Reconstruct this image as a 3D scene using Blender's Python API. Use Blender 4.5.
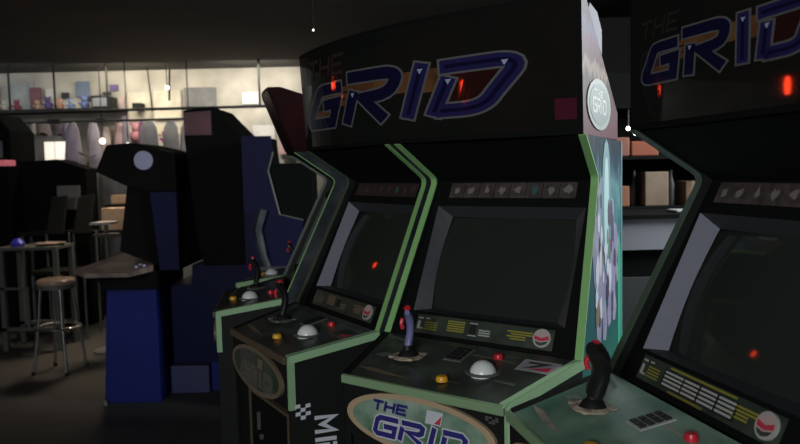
import bpy, bmesh, math, random
from mathutils import Vector, Matrix
random.seed(7)
for o in list(bpy.data.objects): bpy.data.objects.remove(o)
SC = bpy.context.scene
COL = SC.collection
R = math.radians

# ------------------------------------------------------------------ camera
cam_d = bpy.data.cameras.new('camera'); cam = bpy.data.objects.new('camera', cam_d); COL.objects.link(cam)
PITCH, ROLL = R(4.075), R(-1.335)
fw = Vector((0, math.cos(PITCH), -math.sin(PITCH))); up0 = Vector((0, math.sin(PITCH), math.cos(PITCH))); rt0 = Vector((1, 0, 0))
rt = rt0*math.cos(ROLL) + up0*math.sin(ROLL); up = up0*math.cos(ROLL) - rt0*math.sin(ROLL)
M = Matrix((rt, up, -fw)).transposed().to_4x4(); M.translation = (0, 0, 1.52)
cam.matrix_world = M
cam_d.sensor_width = 36; cam_d.lens = 716.54/800*36
cam_d.clip_start = .02
cam_d.dof.use_dof = True; cam_d.dof.focus_distance = 2.0; cam_d.dof.aperture_fstop = 4.2
SC.camera = cam

# ------------------------------------------------------------------ world, light, exposure
w = bpy.data.worlds.new('world'); SC.world = w; w.use_nodes = True
w.node_tree.nodes['Background'].inputs[0].default_value = (.55, .6, .62, 1)
w.node_tree.nodes['Background'].inputs[1].default_value = .0
VS = SC.view_settings
VS.view_transform = 'Standard'; VS.look = 'None'; VS.exposure = 0; VS.gamma = 1; VS.use_curve_mapping = False
def area(name, loc, target, sx, sy, power, color=(1, 1, 1), spread=180):
    d = bpy.data.lights.new(name, 'AREA'); d.shape = 'RECTANGLE'; d.size = sx; d.size_y = sy; d.energy = power; d.color = color
    d.spread = R(spread)
    o = bpy.data.objects.new(name, d); COL.objects.link(o); o.location = loc
    o.rotation_euler = (Vector(target) - Vector(loc)).to_track_quat('-Z', 'Y').to_euler()
    return o
area('front_key_light', (-1.7, -3.3, 2.6), (.3, 2.2, .9), 2.0, 1.2, 190, (.92, 1, .96))  # soft key light added behind the camera; its source is unseen
area('side_hall_light', (3.0, 3.1, 2.3), (.6, 2.1, 1.3), .9, .9, 115, (.95, 1, 1))
area('prize_wall_light', (-3.0, 7.9, 2.66), (-3.1, 8.6, 1.95), .9, .2, 11, (1, .9, .72))
area('prize_wall_right_light', (-1.6, 7.9, 2.66), (-1.65, 8.6, 1.95), .8, .2, 13, (1, .92, .8))
area('prize_wall_far_light', (-5.0, 7.7, 2.62), (-5.0, 8.6, 1.9), 2.4, .25, 5, (.9, .95, 1))
area('aisle_light', (-2.6, 6.9, 2.6), (-2.75, 6.35, 0), .4, .4, 9, (1, .78, .56), 80)
area('back_room_light', (1.9, 5.4, 2.5), (1.6, 4.6, 1.2), .8, .5, 2.4, (1, .78, .55))

# ------------------------------------------------------------------ materials
def mat(name, col, rough=.5, metal=0, emit=0, ecol=None, spec=.5, noise=None, scale=8, coat=0):
    m = bpy.data.materials.new(name); m.use_nodes = True
    nt = m.node_tree; b = nt.nodes['Principled BSDF']
    b.inputs['Base Color'].default_value = (*col, 1); b.inputs['Roughness'].default_value = rough
    b.inputs['Metallic'].default_value = metal; b.inputs['Specular IOR Level'].default_value = spec
    b.inputs['Coat Weight'].default_value = coat; b.inputs['Coat Roughness'].default_value = .05
    if emit:
        b.inputs['Emission Color'].default_value = (*(ecol or col), 1); b.inputs['Emission Strength'].default_value = emit
    if noise:
        tc = nt.nodes.new('ShaderNodeTexCoord'); n = nt.nodes.new('ShaderNodeTexNoise'); r = nt.nodes.new('ShaderNodeValToRGB')
        n.inputs['Scale'].default_value = scale; n.inputs['Detail'].default_value = 4
        nt.links.new(tc.outputs['Object'], n.inputs['Vector']); nt.links.new(n.outputs['Fac'], r.inputs[0])
        r.color_ramp.elements[0].position = .32; r.color_ramp.elements[1].position = .7
        r.color_ramp.elements[0].color = (*col, 1); r.color_ramp.elements[1].color = (*noise, 1)
        nt.links.new(r.outputs[0], b.inputs['Base Color'])
    return m
def ramp_mat(name, stops, axis='Z', scale=(1, 1, 1), nscale=9, distort=.25, rough=.35, lo=0, hi=1):
    """colour bands along an object axis, broken up by noise: printed art, in one case with a painted reflection"""
    m = bpy.data.materials.new(name); m.use_nodes = True
    nt = m.node_tree; b = nt.nodes['Principled BSDF']; b.inputs['Roughness'].default_value = rough; b.inputs['Specular IOR Level'].default_value = .12
    tc = nt.nodes.new('ShaderNodeTexCoord'); sx = nt.nodes.new('ShaderNodeSeparateXYZ'); nt.links.new(tc.outputs['Object'], sx.inputs[0])
    mp = nt.nodes.new('ShaderNodeMapping'); mp.inputs['Scale'].default_value = scale; nt.links.new(tc.outputs['Object'], mp.inputs[0])
    n = nt.nodes.new('ShaderNodeTexNoise'); n.inputs['Scale'].default_value = nscale; n.inputs['Detail'].default_value = 5
    nt.links.new(mp.outputs[0], n.inputs['Vector'])
    mr = nt.nodes.new('ShaderNodeMapRange'); mr.inputs[1].default_value = lo; mr.inputs[2].default_value = hi
    nt.links.new(sx.outputs[axis], mr.inputs[0])
    sb = nt.nodes.new('ShaderNodeMath'); sb.operation = 'MULTIPLY_ADD'; sb.inputs[1].default_value = distort; 
    of = nt.nodes.new('ShaderNodeMath'); of.operation = 'SUBTRACT'; of.inputs[1].default_value = .5
    nt.links.new(n.outputs['Fac'], of.inputs[0]); nt.links.new(of.outputs[0], sb.inputs[0]); nt.links.new(mr.outputs[0], sb.inputs[2])
    r = nt.nodes.new('ShaderNodeValToRGB'); nt.links.new(sb.outputs[0], r.inputs[0])
    e = r.color_ramp.elements
    while len(e) > 1: e.remove(e[-1])
    e[0].position = stops[0][0]; e[0].color = (*stops[0][1], 1)
    for p, c in stops[1:]:
        x = e.new(p); x.color = (*c, 1)
    nt.links.new(r.outputs[0], b.inputs['Base Color'])
    return m
K = {}
K['black'] = mat('black_laminate', (.009, .010, .0095), .6, spec=.2)
K['matte'] = mat('matte_black', (.0045, .005, .005), .8, spec=.12)
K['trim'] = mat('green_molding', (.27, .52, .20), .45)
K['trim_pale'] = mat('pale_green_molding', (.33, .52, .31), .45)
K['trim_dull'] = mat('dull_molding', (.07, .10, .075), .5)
K['trim_lip'] = mat('worn_green_lip', (.23, .34, .20), .45)
K['trim_brown'] = mat('brown_molding', (.10, .075, .05), .5)
K['screen'] = mat('screen_glass', (.024, .028, .025), .06, spec=.2)
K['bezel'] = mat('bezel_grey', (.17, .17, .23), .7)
K['bezel_shaded'] = mat('bezel_shaded', (.075, .075, .09), .7)  # copy of the bezel grey with shade painted into the colour
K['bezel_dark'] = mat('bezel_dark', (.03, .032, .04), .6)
K['panel'] = mat('panel_art', (.02, .05, .04), .3, noise=(.09, .15, .12), scale=7)
K['panel_green'] = mat('panel_green_art', (.07, .18, .135), .35, noise=(.26, .40, .31), scale=7)
K['panel_shaded'] = mat('panel_shaded_art', (.022, .026, .024), .3, noise=(.075, .085, .075), scale=9)  # panel print with shade painted in: darker copy of the green one
K['white'] = mat('white_plastic', (.85, .85, .88), .2)
K['yellow'] = mat('amber_button', (.85, .42, .03), .3)
K['red'] = mat('red_plastic', (.65, .02, .04), .3)
K['grip'] = mat('grip_plastic', (.012, .012, .012), .35)
K['grip_reflection'] = mat('grip_plastic_reflection', (.20, .19, .42), .3)  # lavender reflection on a black grip, painted as its base colour
K['chrome'] = mat('chrome', (.75, .74, .72), .2, 1)
K['steel'] = mat('grey_steel', (.09, .10, .095), .5)
K['tan'] = mat('tan_print', (.46, .33, .22), .5)
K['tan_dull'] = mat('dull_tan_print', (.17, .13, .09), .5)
K['ringart'] = mat('ring_plate', (.62, .48, .38), .5, noise=(.22, .17, .15), scale=40)
K['key'] = mat('key_black', (.01, .01, .01), .5)
K['plate'] = mat('plate_silver', (.42, .42, .42), .5)
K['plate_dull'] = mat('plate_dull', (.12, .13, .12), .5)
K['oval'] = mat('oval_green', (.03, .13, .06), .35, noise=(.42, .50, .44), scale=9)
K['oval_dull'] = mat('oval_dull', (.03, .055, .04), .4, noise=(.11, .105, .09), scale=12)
K['ink_blue'] = mat('ink_blue', (.035, .03, .20), .3)
K['ink_navy'] = mat('ink_navy', (.008, .007, .034), .05, spec=.35)
K['ink_violet'] = mat('ink_violet', (.020, .017, .085), .05, spec=.35)
K['ink_halo'] = mat('ink_halo', (.12, .115, .125), .08, spec=.35)
K['ink_white'] = mat('ink_white', (.6, .6, .68), .5)
K['ink_grey'] = mat('ink_grey', (.10, .10, .10), .5)
K['ink_orange'] = mat('ink_orange', (.17, .075, .028), .05, spec=.35, noise=(.075, .03, .016), scale=14)
K['ink_yellow'] = mat('ink_yellow', (.30, .26, .035), .5)
K['ink_red'] = mat('ink_red', (.55, .04, .08), .5)
K['ink_pink'] = mat('ink_maroon', (.07, .006, .02), .7, spec=.1)
K['ink_dark'] = mat('ink_dark', (.02, .03, .024), .5, noise=(.05, .065, .05), scale=16)
K['ink_teal'] = mat('ink_teal', (.03, .12, .12), .5)
K['ink_brown'] = mat('icon_brown', (.04, .03, .029), .5, noise=(.09, .066, .066), scale=38)
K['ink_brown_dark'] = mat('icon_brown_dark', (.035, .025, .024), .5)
K['ink_pale'] = mat('icon_pale', (.20, .175, .175), .5)
K['ink_streak'] = mat('ink_streak', (.42, .36, .31), .5, noise=(.25, .26, .22), scale=30)
K['ink_patch'] = mat('ink_patch', (.28, .36, .31), .5)
K['ink_lilac'] = mat('ink_lilac', (.36, .30, .38), .5)
K['emblem_pink'] = mat('emblem_pink', (.50, .36, .36), .5)
K['ink_midway'] = mat('lettering_white', (.62, .62, .72), .5)
K['marquee'] = mat('marquee_print', (.007, .011, .009), .035, noise=(.015, .011, .011), scale=3.2, spec=.35)
K['marquee_red'] = mat('marquee_print_red_reflection', (.012, .006, .007), .25, noise=(.035, .009, .011), scale=4, spec=.4)  # dark print with a faint red reflection put into its colour
K['sideart'] = ramp_mat('side_art', [(0, (.02, .03, .04)), (.36, (.03, .09, .08)), (.55, (.03, .16, .12)), (.66, (.025, .10, .11)), (.76, (.04, .11, .15)), (.84, (.06, .18, .21)), (.89, (.16, .32, .35)), (.925, (.04, .09, .13)), (1, (.010, .018, .035))], 'Z', (14, 14, 2), 4, .25, .35, 0, 1.62)
K['sideart_dark'] = mat('dark_side_art', (.018, .022, .03), .4, noise=(.08, .09, .10), scale=9)
K['endart_reflection'] = ramp_mat('marquee_end_art_reflection', [(0, (0.132, 0.044, 0.061)), (.2, (0.121, 0.050, 0.061)), (.42, (0.039, 0.017, 0.028)), (.49, (0.275, 0.209, 0.165)), (.53, (0.231, 0.165, 0.132)), (.57, (0.050, 0.008, 0.033)), (.70, (0.110, 0.028, 0.077)), (.80, (0.066, 0.077, 0.187)), (.88, (0.039, 0.011, 0.039)), (1, (0.088, 0.072, 0.088))], 'Z', (5, 5, 2), 7, .3, .4, 0.0, .36)  # printed end art; pale warm band halfway up is a painted lamp reflection
K['blue'] = mat('blue_laminate', (.010, .018, .15), .55, spec=.2)
K['blue_dim'] = mat('dark_blue_laminate', (.005, .007, .045), .55, spec=.15)
K['blue_pale'] = mat('pale_blue_laminate', (.035, .04, .13), .5)
K['pink'] = mat('pink_print', (.13, .03, .045), .5, noise=(.06, .015, .025), scale=9)
K['circle'] = mat('pale_blue_disc', (.35, .37, .55), .5)
K['warm'] = mat('mottled_brown', (.30, .22, .18), .5, noise=(.10, .08, .08), scale=9)  # mottled between tan and dark brown
K['seat'] = mat('tan_seat', (.36, .27, .21), .22)
K['red_lamp'] = mat('red_lamp', (1, .08, .02), .4, emit=45, ecol=(1, .045, .012))
K['bulb'] = mat('bulb_glow', (1, .95, .85), .4, emit=7, ecol=(1, .9, .75))
K['pane'] = mat('lit_pane', (1, .95, .85), .4, emit=1.0, ecol=(1, .87, .74))
K['wall'] = mat('cream_wall', (.36, .34, .30), .85, noise=(.66, .62, .54), scale=2.6)
K['dark_wall'] = mat('dark_wall', (.05, .05, .05), .9)
K['ceiling'] = mat('ceiling_paint', (.055, .052, .046), .9, noise=(.04, .038, .035), scale=1.2)
K['floor'] = mat('floor_carpet', (.03, .031, .031), .7, noise=(.045, .045, .044), scale=5)
K['cardboard'] = mat('cardboard', (.55, .40, .28), .8, noise=(.40, .27, .18), scale=6)
K['orange'] = mat('orange_red_box', (.28, .07, .03), .6)
K['grey'] = mat('grey_blue_panel', (.16, .17, .20), .6)
K['greycloth'] = mat('grey_cloth', (.24, .23, .23), .9, noise=(.15, .14, .15), scale=5)
K['plant'] = mat('leaf_green', (.10, .15, .06), .7)
K['art_lavender'] = mat('art_lavender', (.20, .19, .34), .45, noise=(.32, .31, .42), scale=14)
K['art_white'] = mat('art_white', (.55, .56, .66), .45)
K['art_shadow'] = mat('art_shadow', (.05, .04, .09), .45)
K['art_cyan'] = mat('art_cyan', (.08, .24, .28), .45)
K['art_glow'] = mat('art_glow', (.34, .52, .55), .6)
K['art_green'] = mat('art_green', (.03, .34, .20), .45)
def cloth(name, c): return mat(name, c, .9, noise=tuple(x*.7 for x in c), scale=7)

# ------------------------------------------------------------------ mesh helpers
class MB:
    def __init__(s): s.v = []; s.f = []; s.m = []
    def poly(s, pts, mi=0):
        i = len(s.v); s.v += [tuple(p) for p in pts]; s.f.append(tuple(range(i, i+len(pts)))); s.m.append(mi)
    def prism(s, a, b, mi=0, ms=None):
        """a, b: matching point loops (two faces) + side walls"""
        n = len(a); i = len(s.v); s.v += [tuple(p) for p in a] + [tuple(p) for p in b]
        s.f.append(tuple(range(i+n-1, i-1, -1))); s.m.append(mi)
        s.f.append(tuple(range(i+n, i+2*n))); s.m.append(mi)
        for k in range(n):
            s.f.append((i+k, i+(k+1) % n, i+n+(k+1) % n, i+n+k)); s.m.append(mi if ms is None else ms)
    def box(s, x0, x1, y0, y1, z0, z1, mi=0):
        s.prism([(x0, y0, z0), (x1, y0, z0), (x1, y1, z0), (x0, y1, z0)], [(x0, y0, z1), (x1, y0, z1), (x1, y1, z1), (x0, y1, z1)], mi)
    def rings(s, rs, mi=0, cap=True, closed=True):
        n = len(rs[0]); i = len(s.v)
        for r in rs: s.v += [tuple(p) for p in r]
        for a in range(len(rs)-1):
            for k in range(n if closed else n-1):
                s.f.append((i+a*n+k, i+a*n+(k+1) % n, i+(a+1)*n+(k+1) % n, i+(a+1)*n+k)); s.m.append(mi)
        if cap and closed:
            s.f.append(tuple(i+k for k in range(n-1, -1, -1))); s.m.append(mi)
            s.f.append(tuple(i+(len(rs)-1)*n+k for k in range(n))); s.m.append(mi)
    def lathe(s, prof, c=(0, 0, 0), n=24, mi=0, ax=(0, 0, 1)):
        q = Vector((0, 0, 1)).rotation_difference(Vector(ax).normalized()); c = Vector(c)
        s.rings([[c + q @ Vector((r*math.cos(2*math.pi*k/n), r*math.sin(2*math.pi*k/n), z)) for k in range(n)] for r, z in prof], mi)
    def tube(s, pts, r, n=8, mi=0, ell=None):
        pts = [Vector(p) for p in pts]; rs = []; side = None
        for i, p in enumerate(pts):
            t = (pts[min(i+1, len(pts)-1)] - pts[max(i-1, 0)]).normalized()
            if side is None: side = t.cross(Vector((0, 0, 1)) if abs(t.z) < .9 else Vector((1, 0, 0))).normalized()
            side = (side - t*side.dot(t)).normalized(); b = t.cross(side)
            rr = r[i] if isinstance(r, (list, tuple)) else r
            e = ell if ell else 1
            rs.append([p + side*rr*math.cos(2*math.pi*k/n) + b*rr*e*math.sin(2*math.pi*k/n) for k in range(n)])
        s.rings(rs, mi)
    def build(s, name, mats, parent=None, smooth=False, bevel=0):
        me = bpy.data.meshes.new(name); me.from_pydata(s.v, [], s.f)
        if not isinstance(mats, (list, tuple)): mats = [mats]
        for m in mats: me.materials.append(m)
        for p, mi in zip(me.polygons, s.m): p.material_index = mi
        bm = bmesh.new(); bm.from_mesh(me); bmesh.ops.recalc_face_normals(bm, faces=bm.faces[:]); bm.to_mesh(me); bm.free()
        if smooth:
            for p in me.polygons: p.use_smooth = True
        o = bpy.data.objects.new(name, me); COL.objects.link(o)
        if parent: o.parent = parent
        if bevel:
            b = o.modifiers.new('bevel', 'BEVEL'); b.width = bevel; b.segments = 2; b.limit_method = 'ANGLE'
        if smooth:
            try: me.set_sharp_from_angle(angle=R(40))
            except Exception: pass
        return o
def tag(o, label, cat, group=None):
    o['label'] = label; o['category'] = cat
    if group: o['group'] = group
    return o
def structure(o): o['kind'] = 'structure'; return o
def empty(name, loc, rz=0):
    o = bpy.data.objects.new(name, None); COL.objects.link(o); o.location = loc; o.rotation_euler.z = rz; o.empty_display_size = .1
    return o

# ---- stroke lettering: polylines in a 2-D design plane turned into flat printed strokes
def offset_poly(pts, wdt, k):
    P = [Vector((x*k, y)) for x, y in pts]; n = len(P); L = []; Rr = []
    for i in range(n):
        d0 = (P[i]-P[i-1]).normalized() if i > 0 else None; d1 = (P[i+1]-P[i]).normalized() if i < n-1 else None
        if d0 is None: d0 = d1
        if d1 is None: d1 = d0
        t = (d0+d1); t = t.normalized() if t.length > 1e-6 else d0
        nn = Vector((-t.y, t.x)); c = max(.45, nn.dot(Vector((-d1.y, d1.x))))
        L.append(P[i]+nn*wdt/2/c); Rr.append(P[i]-nn*wdt/2/c)
    return [(p.x/k, p.y) for p in L], [(p.x/k, p.y) for p in Rr]
def extend(pts, e, k):
    a = Vector((pts[0][0]*k, pts[0][1])); b = Vector((pts[1][0]*k, pts[1][1])); c = Vector((pts[-1][0]*k, pts[-1][1])); d = Vector((pts[-2][0]*k, pts[-2][1]))
    a2 = a+(a-b).normalized()*e; c2 = c+(c-d).normalized()*e
    return [(a2.x/k, a2.y)] + list(pts[1:-1]) + [(c2.x/k, c2.y)]
def stroke(mb, fn, pts, wdt, lift, mi, k=1, ext=0):
    if ext: pts = extend(pts, ext, k)
    L, Rr = offset_poly(pts, wdt, k)
    for i in range(len(pts)-1):
        sub = 4
        for q in range(sub):
            t0, t1 = q/sub, (q+1)/sub
            lp = lambda A, t: (A[i][0]*(1-t)+A[i+1][0]*t, A[i][1]*(1-t)+A[i+1][1]*t)
            mb.poly([fn(*lp(L, t0), lift), fn(*lp(L, t1), lift), fn(*lp(Rr, t1), lift), fn(*lp(Rr, t0), lift)], mi)
def bez(p0, p1, p2, n=6):
    return [((1-t)**2*p0[0]+2*t*(1-t)*p1[0]+t*t*p2[0], (1-t)**2*p0[1]+2*t*(1-t)*p1[1]+t*t*p2[1]) for t in [i/n for i in range(n+1)]]
LOGO = {  # s (m along the marquee), v (0..1 of its height)
 'G': [[(.375, .565), (.25, .565)] + bez((.235, .563), (.21, .555), (.20, .52), 3) + [(.112, .31)] + bez((.108, .295), (.095, .255), (.125, .253), 3) + [(.30, .25), (.338, .425), (.245, .42)]],
 'R': [[(.455, .49), (.402, .22)], [(.43, .625), (.59, .615)] + bez((.61, .614), (.685, .605), (.665, .535)) + bez((.66, .515), (.64, .435), (.57, .43), 4) + [(.505, .425), (.605, .225)]],
 'I': [[(.778, .63), (.712, .215)]],
 'D': [[(.85, .585), (1.02, .59)] + bez((1.04, .59), (1.105, .58), (1.075, .50)) + [(1.02, .35)] + bez((1.01, .32), (.985, .245), (.92, .24)) + [(.83, .24)], [(.872, .49), (.812, .215)]],
}
FONT = {'T': [[(0, 1), (1, 1)], [(.5, 1), (.5, 0)]], 'H': [[(0, 1), (0, 0)], [(1, 1), (1, 0)], [(0, .5), (1, .5)]],
 'E': [[(1, 1), (0, 1), (0, 0), (1, 0)], [(0, .5), (.85, .5)]],
 'G': [[(1, 1), (.15, 1), (0, .85), (0, .15), (.15, 0), (1, 0), (1, .5), (.5, .5)]],
 'R': [[(0, 0), (0, .6)], [(0, 1), (.85, 1), (1, .9), (1, .6), (.85, .48), (.3, .48), (1, 0)]],
 'I': [[(.5, 1), (.5, 0)]], 'D': [[(0, 1), (.8, 1), (1, .8), (1, .2), (.8, 0), (.1, 0)], [(.05, .62), (.05, 0)]],
 'M': [[(0, 0), (0, 1), (.5, .3), (1, 1), (1, 0)]], 'W': [[(0, 1), (.25, 0), (.5, .7), (.75, 0), (1, 1)]],
 'A': [[(0, 0), (.5, 1), (1, 0)], [(.25, .35), (.75, .35)]], 'Y': [[(0, 1), (.5, .5), (1, 1)], [(.5, .5), (.5, 0)]]}
def text(mb, fn, s, x, y, lw, h, gap, wdt, lift, mi, slant=0):
    for ch in s:
        wl = lw*(.35 if ch == 'I' else 1)
        for st in FONT[ch]:
            pts = [(x+u*wl+slant*v*h, y+v*h) for u, v in ([(.5, 1), (.5, 0)] if ch == 'I' and False else st)]
            stroke(mb, fn, pts, wdt, lift, mi, 1, wdt*.4)
        x += wl+gap

# ------------------------------------------------------------------ room
m = MB(); m.box(-9, 6, -5, 9.2, -.1, 0); structure(m.build('floor', K['floor']))
m = MB(); m.box(-9, 6, -5, 9.2, 2.78, 2.9); structure(m.build('ceiling', K['ceiling']))
m = MB(); m.box(-9, .4, 8.6, 8.75, 0, 2.78); structure(m.build('wall_back', K['wall']))
m = MB(); m.box(.4, 6, 6.2, 6.35, 0, 2.78); m.box(.4, .55, 6.35, 8.75, 0, 2.78); structure(m.build('wall_partition', K['dark_wall']))
m = MB(); m.box(-9, -8.85, -5, 8.6, 0, 2.78); structure(m.build('wall_left', K['dark_wall']))
m = MB(); m.box(5.85, 6, -5, 8.6, 0, 2.78); structure(m.build('wall_right', K['dark_wall']))
m = MB(); m.box(-9, 6, -5, -4.9, 0, 2.78); structure(m.build('wall_front', K['dark_wall']))

# ------------------------------------------------------------------ arcade cabinet
POSE = {3: (.339, 2.198, -.6457718), 2: (-.053, 2.613, -1.0238101), 4: (.788, 1.468, -1.3664183), 1: (-0.3000, 3.2100, -1.41372), 0: (-0.2937, 3.7808, -1.79176)}
ZB, YC, ZC, YF, ZF = 1.489, -.223, 1.017, -.50, .964
EY, EZ = -.4272, -.9042           # down the sloping monitor face
def xs(y): return .325 - .19076*(y-YC) if y >= YC else .325 - .2545*(YC-y)
def SL(x, s, off):                # point on the sloping face, off metres behind the panel edges
    return Vector((x, s*EY + off*.9042, ZB + s*EZ - off*.4272))
def front_curve():
    pts = [(-.165, 1.605), (-.02, 1.503)]
    for i in range(1, 5):
        t = i/5; pts.append(((1-t)**2*-.02 + 2*t*(1-t)*.002 + t*t*-.012, (1-t)**2*1.503 + 2*t*(1-t)*1.489 + t*t*1.462))
    return pts + [(-.012, 1.462), (YC, ZC)]
FC = front_curve()
def PN(x, y, lift=0):             # point on the control panel top
    return Vector((x, y, ZC + (y-YC)*(ZC-ZF)/(YC-YF) + lift + .002))

def make_joystick(parent, x, y, gm, lean=0, s=1, ring='ringart', fat=1):
    b = MB(); P0 = PN(x, y)
    b.lathe([(.0, 0), (.046, 0), (.048, .004), (.036, .008), (.034, .004), (0, .004)], P0, 20)
    for a in range(4):
        c = math.pi/4 + a*math.pi/2; q = P0 + Vector((.045*math.cos(c), .045*math.sin(c), .002)); b.lathe([(0, 0), (.011, 0), (.011, .006), (0, .007)], q, 10)
    j = b.build('joystick', K[ring], parent, True)
    b = MB(); b.lathe([(.03, .004), (.024, .014), (.013, .022), (.012, .034)], P0, 18); b.build('boot', K['key'], j, True)
    path = [(0, 0, .03), (.001, .004, .045), (.004, .010, .07), (.006, .010, .095), (.010, .002, .118), (.016, -.012, .136), (.022, -.024, .143)]
    rad = [.015, .0165, .0155, .0165, .0175, .017, .011]
    b = MB(); pts = [P0 + Vector((px+lean*pz, py, pz))*1 for px, py, pz in path]; pts = [P0 + (p-P0)*s for p in pts]
    b.tube(pts, [r*s*fat for r in rad], 14, 0, 1.25); b.build('grip', gm, j, True)
    t = MB(); a = pts[4] + Vector((-.008, -.022, .004)); t.tube([a, a+Vector((0, -.006, -.012)), a+Vector((.002, -.002, -.028))], .006, 8); t.build('trigger', K['red'], j, True)
    t = MB(); a = pts[5] + Vector((-.002, .002, .012)); t.lathe([(0, 0), (.010, 0), (.010, .008), (.006, .011), (0, .012)], a, 12, 0, (-.2, -.3, 1)); t.build('thumb_button', K['red'], j, True)
    return j

def make_cabinet(n, label, trimL, trimR, oval, panel, side_art, ringm, detail=True, violet=False):
    px, py, pr = POSE[n]
    root = empty('arcade_cabinet', (px, py, 0), pr); tag(root, label, 'arcade machine', 'cabinets of one arcade game standing in a row')
    # side panels
    rear = [(YC, .0), (.40, .0), (.40, 1.60)] + FC
    front = [(YC, 0), (YC, ZC), (YF, ZF), (YF, 0)]
    th = .02
    for sg in (-1, 1):
        b = MB()
        for poly in (rear, front):
            b.prism([(sg*xs(y), y, z) for y, z in poly], [(sg*(xs(y)-th), y, z) for y, z in poly], 0)
        o = b.build('side_panel', [K['black'], K[side_art]], root)
        me = o.data
        for p in me.polygons:      # outer face of the upper rear carries the printed art
            if p.normal.x*sg > .9 and len(p.vertices) > 6: p.material_index = 1
        t = MB(); t2 = MB(); e = .0035
        loop = FC + [(YF, ZF), (YF, .80)]
        for k in range(len(loop)-1):
            (y0, z0), (y1, z1) = loop[k], loop[k+1]
            d = Vector((y1-y0, z1-z0)); d.normalize(); nn = Vector((d.y, -d.x)); 
            if nn.x > 0: nn = -nn
            q = []
            for (y, z) in ((y0, z0), (y1, z1)):
                xo = sg*(xs(y)+.001); xi = sg*(xs(y)-th-.001)
                q.append([(xo, y, z), (xi, y, z), (xi, y+nn.x*e, z+nn.y*e), (xo, y+nn.x*e, z+nn.y*e)])
            (t2 if y1 <= YC-.05 else t).rings(q)
            if y1 <= YC-.05:
                q = []
                for (y, z) in ((y0, z0), (y1, z1)):
                    xo = sg*(xs(y)+.0045); xi = sg*(xs(y)-.002)
                    q.append([(xo, y+nn.x*e, z+nn.y*e), (xi, y+nn.x*e, z+nn.y*e), (xi, y-nn.x*.020, z-nn.y*.020), (xo, y-nn.x*.020, z-nn.y*.020)])
                t2.rings(q)
        t.build('edge_molding', K[trimR if sg > 0 else trimL], o)
        t2.build('panel_molding', K['trim_pale' if sg > 0 else 'black'], o)
        # large vertical maker lettering and small chequer mark on the lower front side
        if detail and sg > 0:
            t = MB(); xo = .0016
            def fn(u, v, lift, sg=sg): # u runs down, v runs backwards
                y = -.424 + v; z = .768 - u
                return (sg*(xs(y)+xo), y, z)
            for st_x, ch in zip((0, .062, .086, .142, .206, .266), 'MIDWAY'):
                text(t, fn, ch, st_x, .0, .044, .055, 0, .013, 0, 0)
            for i in range(4):
                for j in range(3):
                    if (i+j) % 2 == 0 or (i, j) == (1, 1):
                        y0 = -.485+j*.015; z0 = .815-i*.012
                        t.poly([(sg*(xs(y)+xo), y, z) for y, z in ((y0, z0), (y0+.015, z0+.002), (y0+.015, z0-.010), (y0, z0-.012))])
            t.build('lettering', K['ink_midway'], o)
        if detail and sg > 0 and side_art == 'sideart':
            t = MB(); X = lambda y: sg*(xs(y)+.0015)
            # printed figures standing on the art
            rnd = random.Random(11)
            def shape(pts, mi, l): t.poly([(sg*(xs(a)+.0012+l), a, c) for a, c in pts], mi)
            for cy, z0, hh in ((.03, 1.00, .50), (.19, 1.03, .40)):
                sil = [(-.05, 0), (-.07, .12), (-.045, .26), (-.10, .40), (-.12, .56), (-.085, .74), (-.04, .80), (-.045, .90), (-.01, .98), (.03, .97), (.05, .89), (.035, .80), (.09, .75), (.12, .60), (.10, .46), (.13, .33), (.09, .28), (.07, .40), (.06, .24), (.085, .10), (.06, 0), (.02, .02), (.01, .22), (-.01, .02)]
                shape([(cy+a*1.05, z0+c*hh) for a, c in sil], 0, 0)
                for k in range(16):
                    a = cy+rnd.uniform(-.08, .08); c = z0+hh*rnd.uniform(.08, .85); r1 = rnd.uniform(.012, .035)
                    shape([(a+r1*math.cos(q)*rnd.uniform(.5, 1), c+1.8*r1*math.sin(q)*rnd.uniform(.5, 1)) for q in [x*.9 for x in range(7)]], rnd.choice((1, 2, 2, 3)), .0005+k*.00005)
            for rx, rz, mi_ in ((.075, .20, 4), (.04, .15, 6)): shape([(.11+rx*math.cos(q*.393), 1.40+rz*math.sin(q*.393)) for q in range(16)], mi_, .0001*mi_)
            shape([(.36, .70), (.375, 1.60), (.39, 1.60), (.39, .70)], 4, .0002)
            shape([(.23, .80), (.30, .95), (.31, 1.32), (.36, 1.25), (.36, .70)], 5, .0001)
            t.build('side_figures', [K['art_lavender'], K['art_white'], K['art_shadow'], K['tan_dull'], K['art_cyan'], K['art_green'], K['art_glow']], o)
    # cabinet shell: lower front, coin door, back, speaker panel
    b = MB(); y = YF+.012; b.box(-xs(y)+th, xs(y)-th, y, y+.02, 0.02, .86); bd = b.build('front_panel', K['black'], root)
    if detail:
        b = MB(); b.box(-.10, .235, YF+.002, YF+.012, .18, .775); cd = b.build('coin_door', K['matte'], root)
        b = MB()
        for x0, x1, z0, z1 in ((-.108, -.10, .17, .785), (.235, .243, .17, .785), (-.10, .235, .775, .785), (-.10, .235, .17, .18)): b.box(x0, x1, YF-.004, YF+.012, z0, z1)
        b.build('door_frame', K['trim_brown'], cd)
        b = MB(); b.lathe([(0, 0), (.010, 0), (.010, .008), (0, .008)], (.0, YF+.002, .64), 12, 0, (0, -1, 0)); b.box(-.022, -.016, YF-.008, YF+.002, .66, .72); b.build('lock', K['steel'], cd)
    b = MB(); b.prism([(-xs(.38)+th, .38, 0.02), (xs(.38)-th, .38, 0.02), (xs(.38)-th, .38, 1.6), (-xs(.38)+th, .38, 1.6)], [(-xs(.38)+th, .40, 0.02), (xs(.38)-th, .40, 0.02), (xs(.38)-th, .40, 1.6), (-xs(.38)+th, .40, 1.6)]); b.build('back_panel', K['black'], root)
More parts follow.
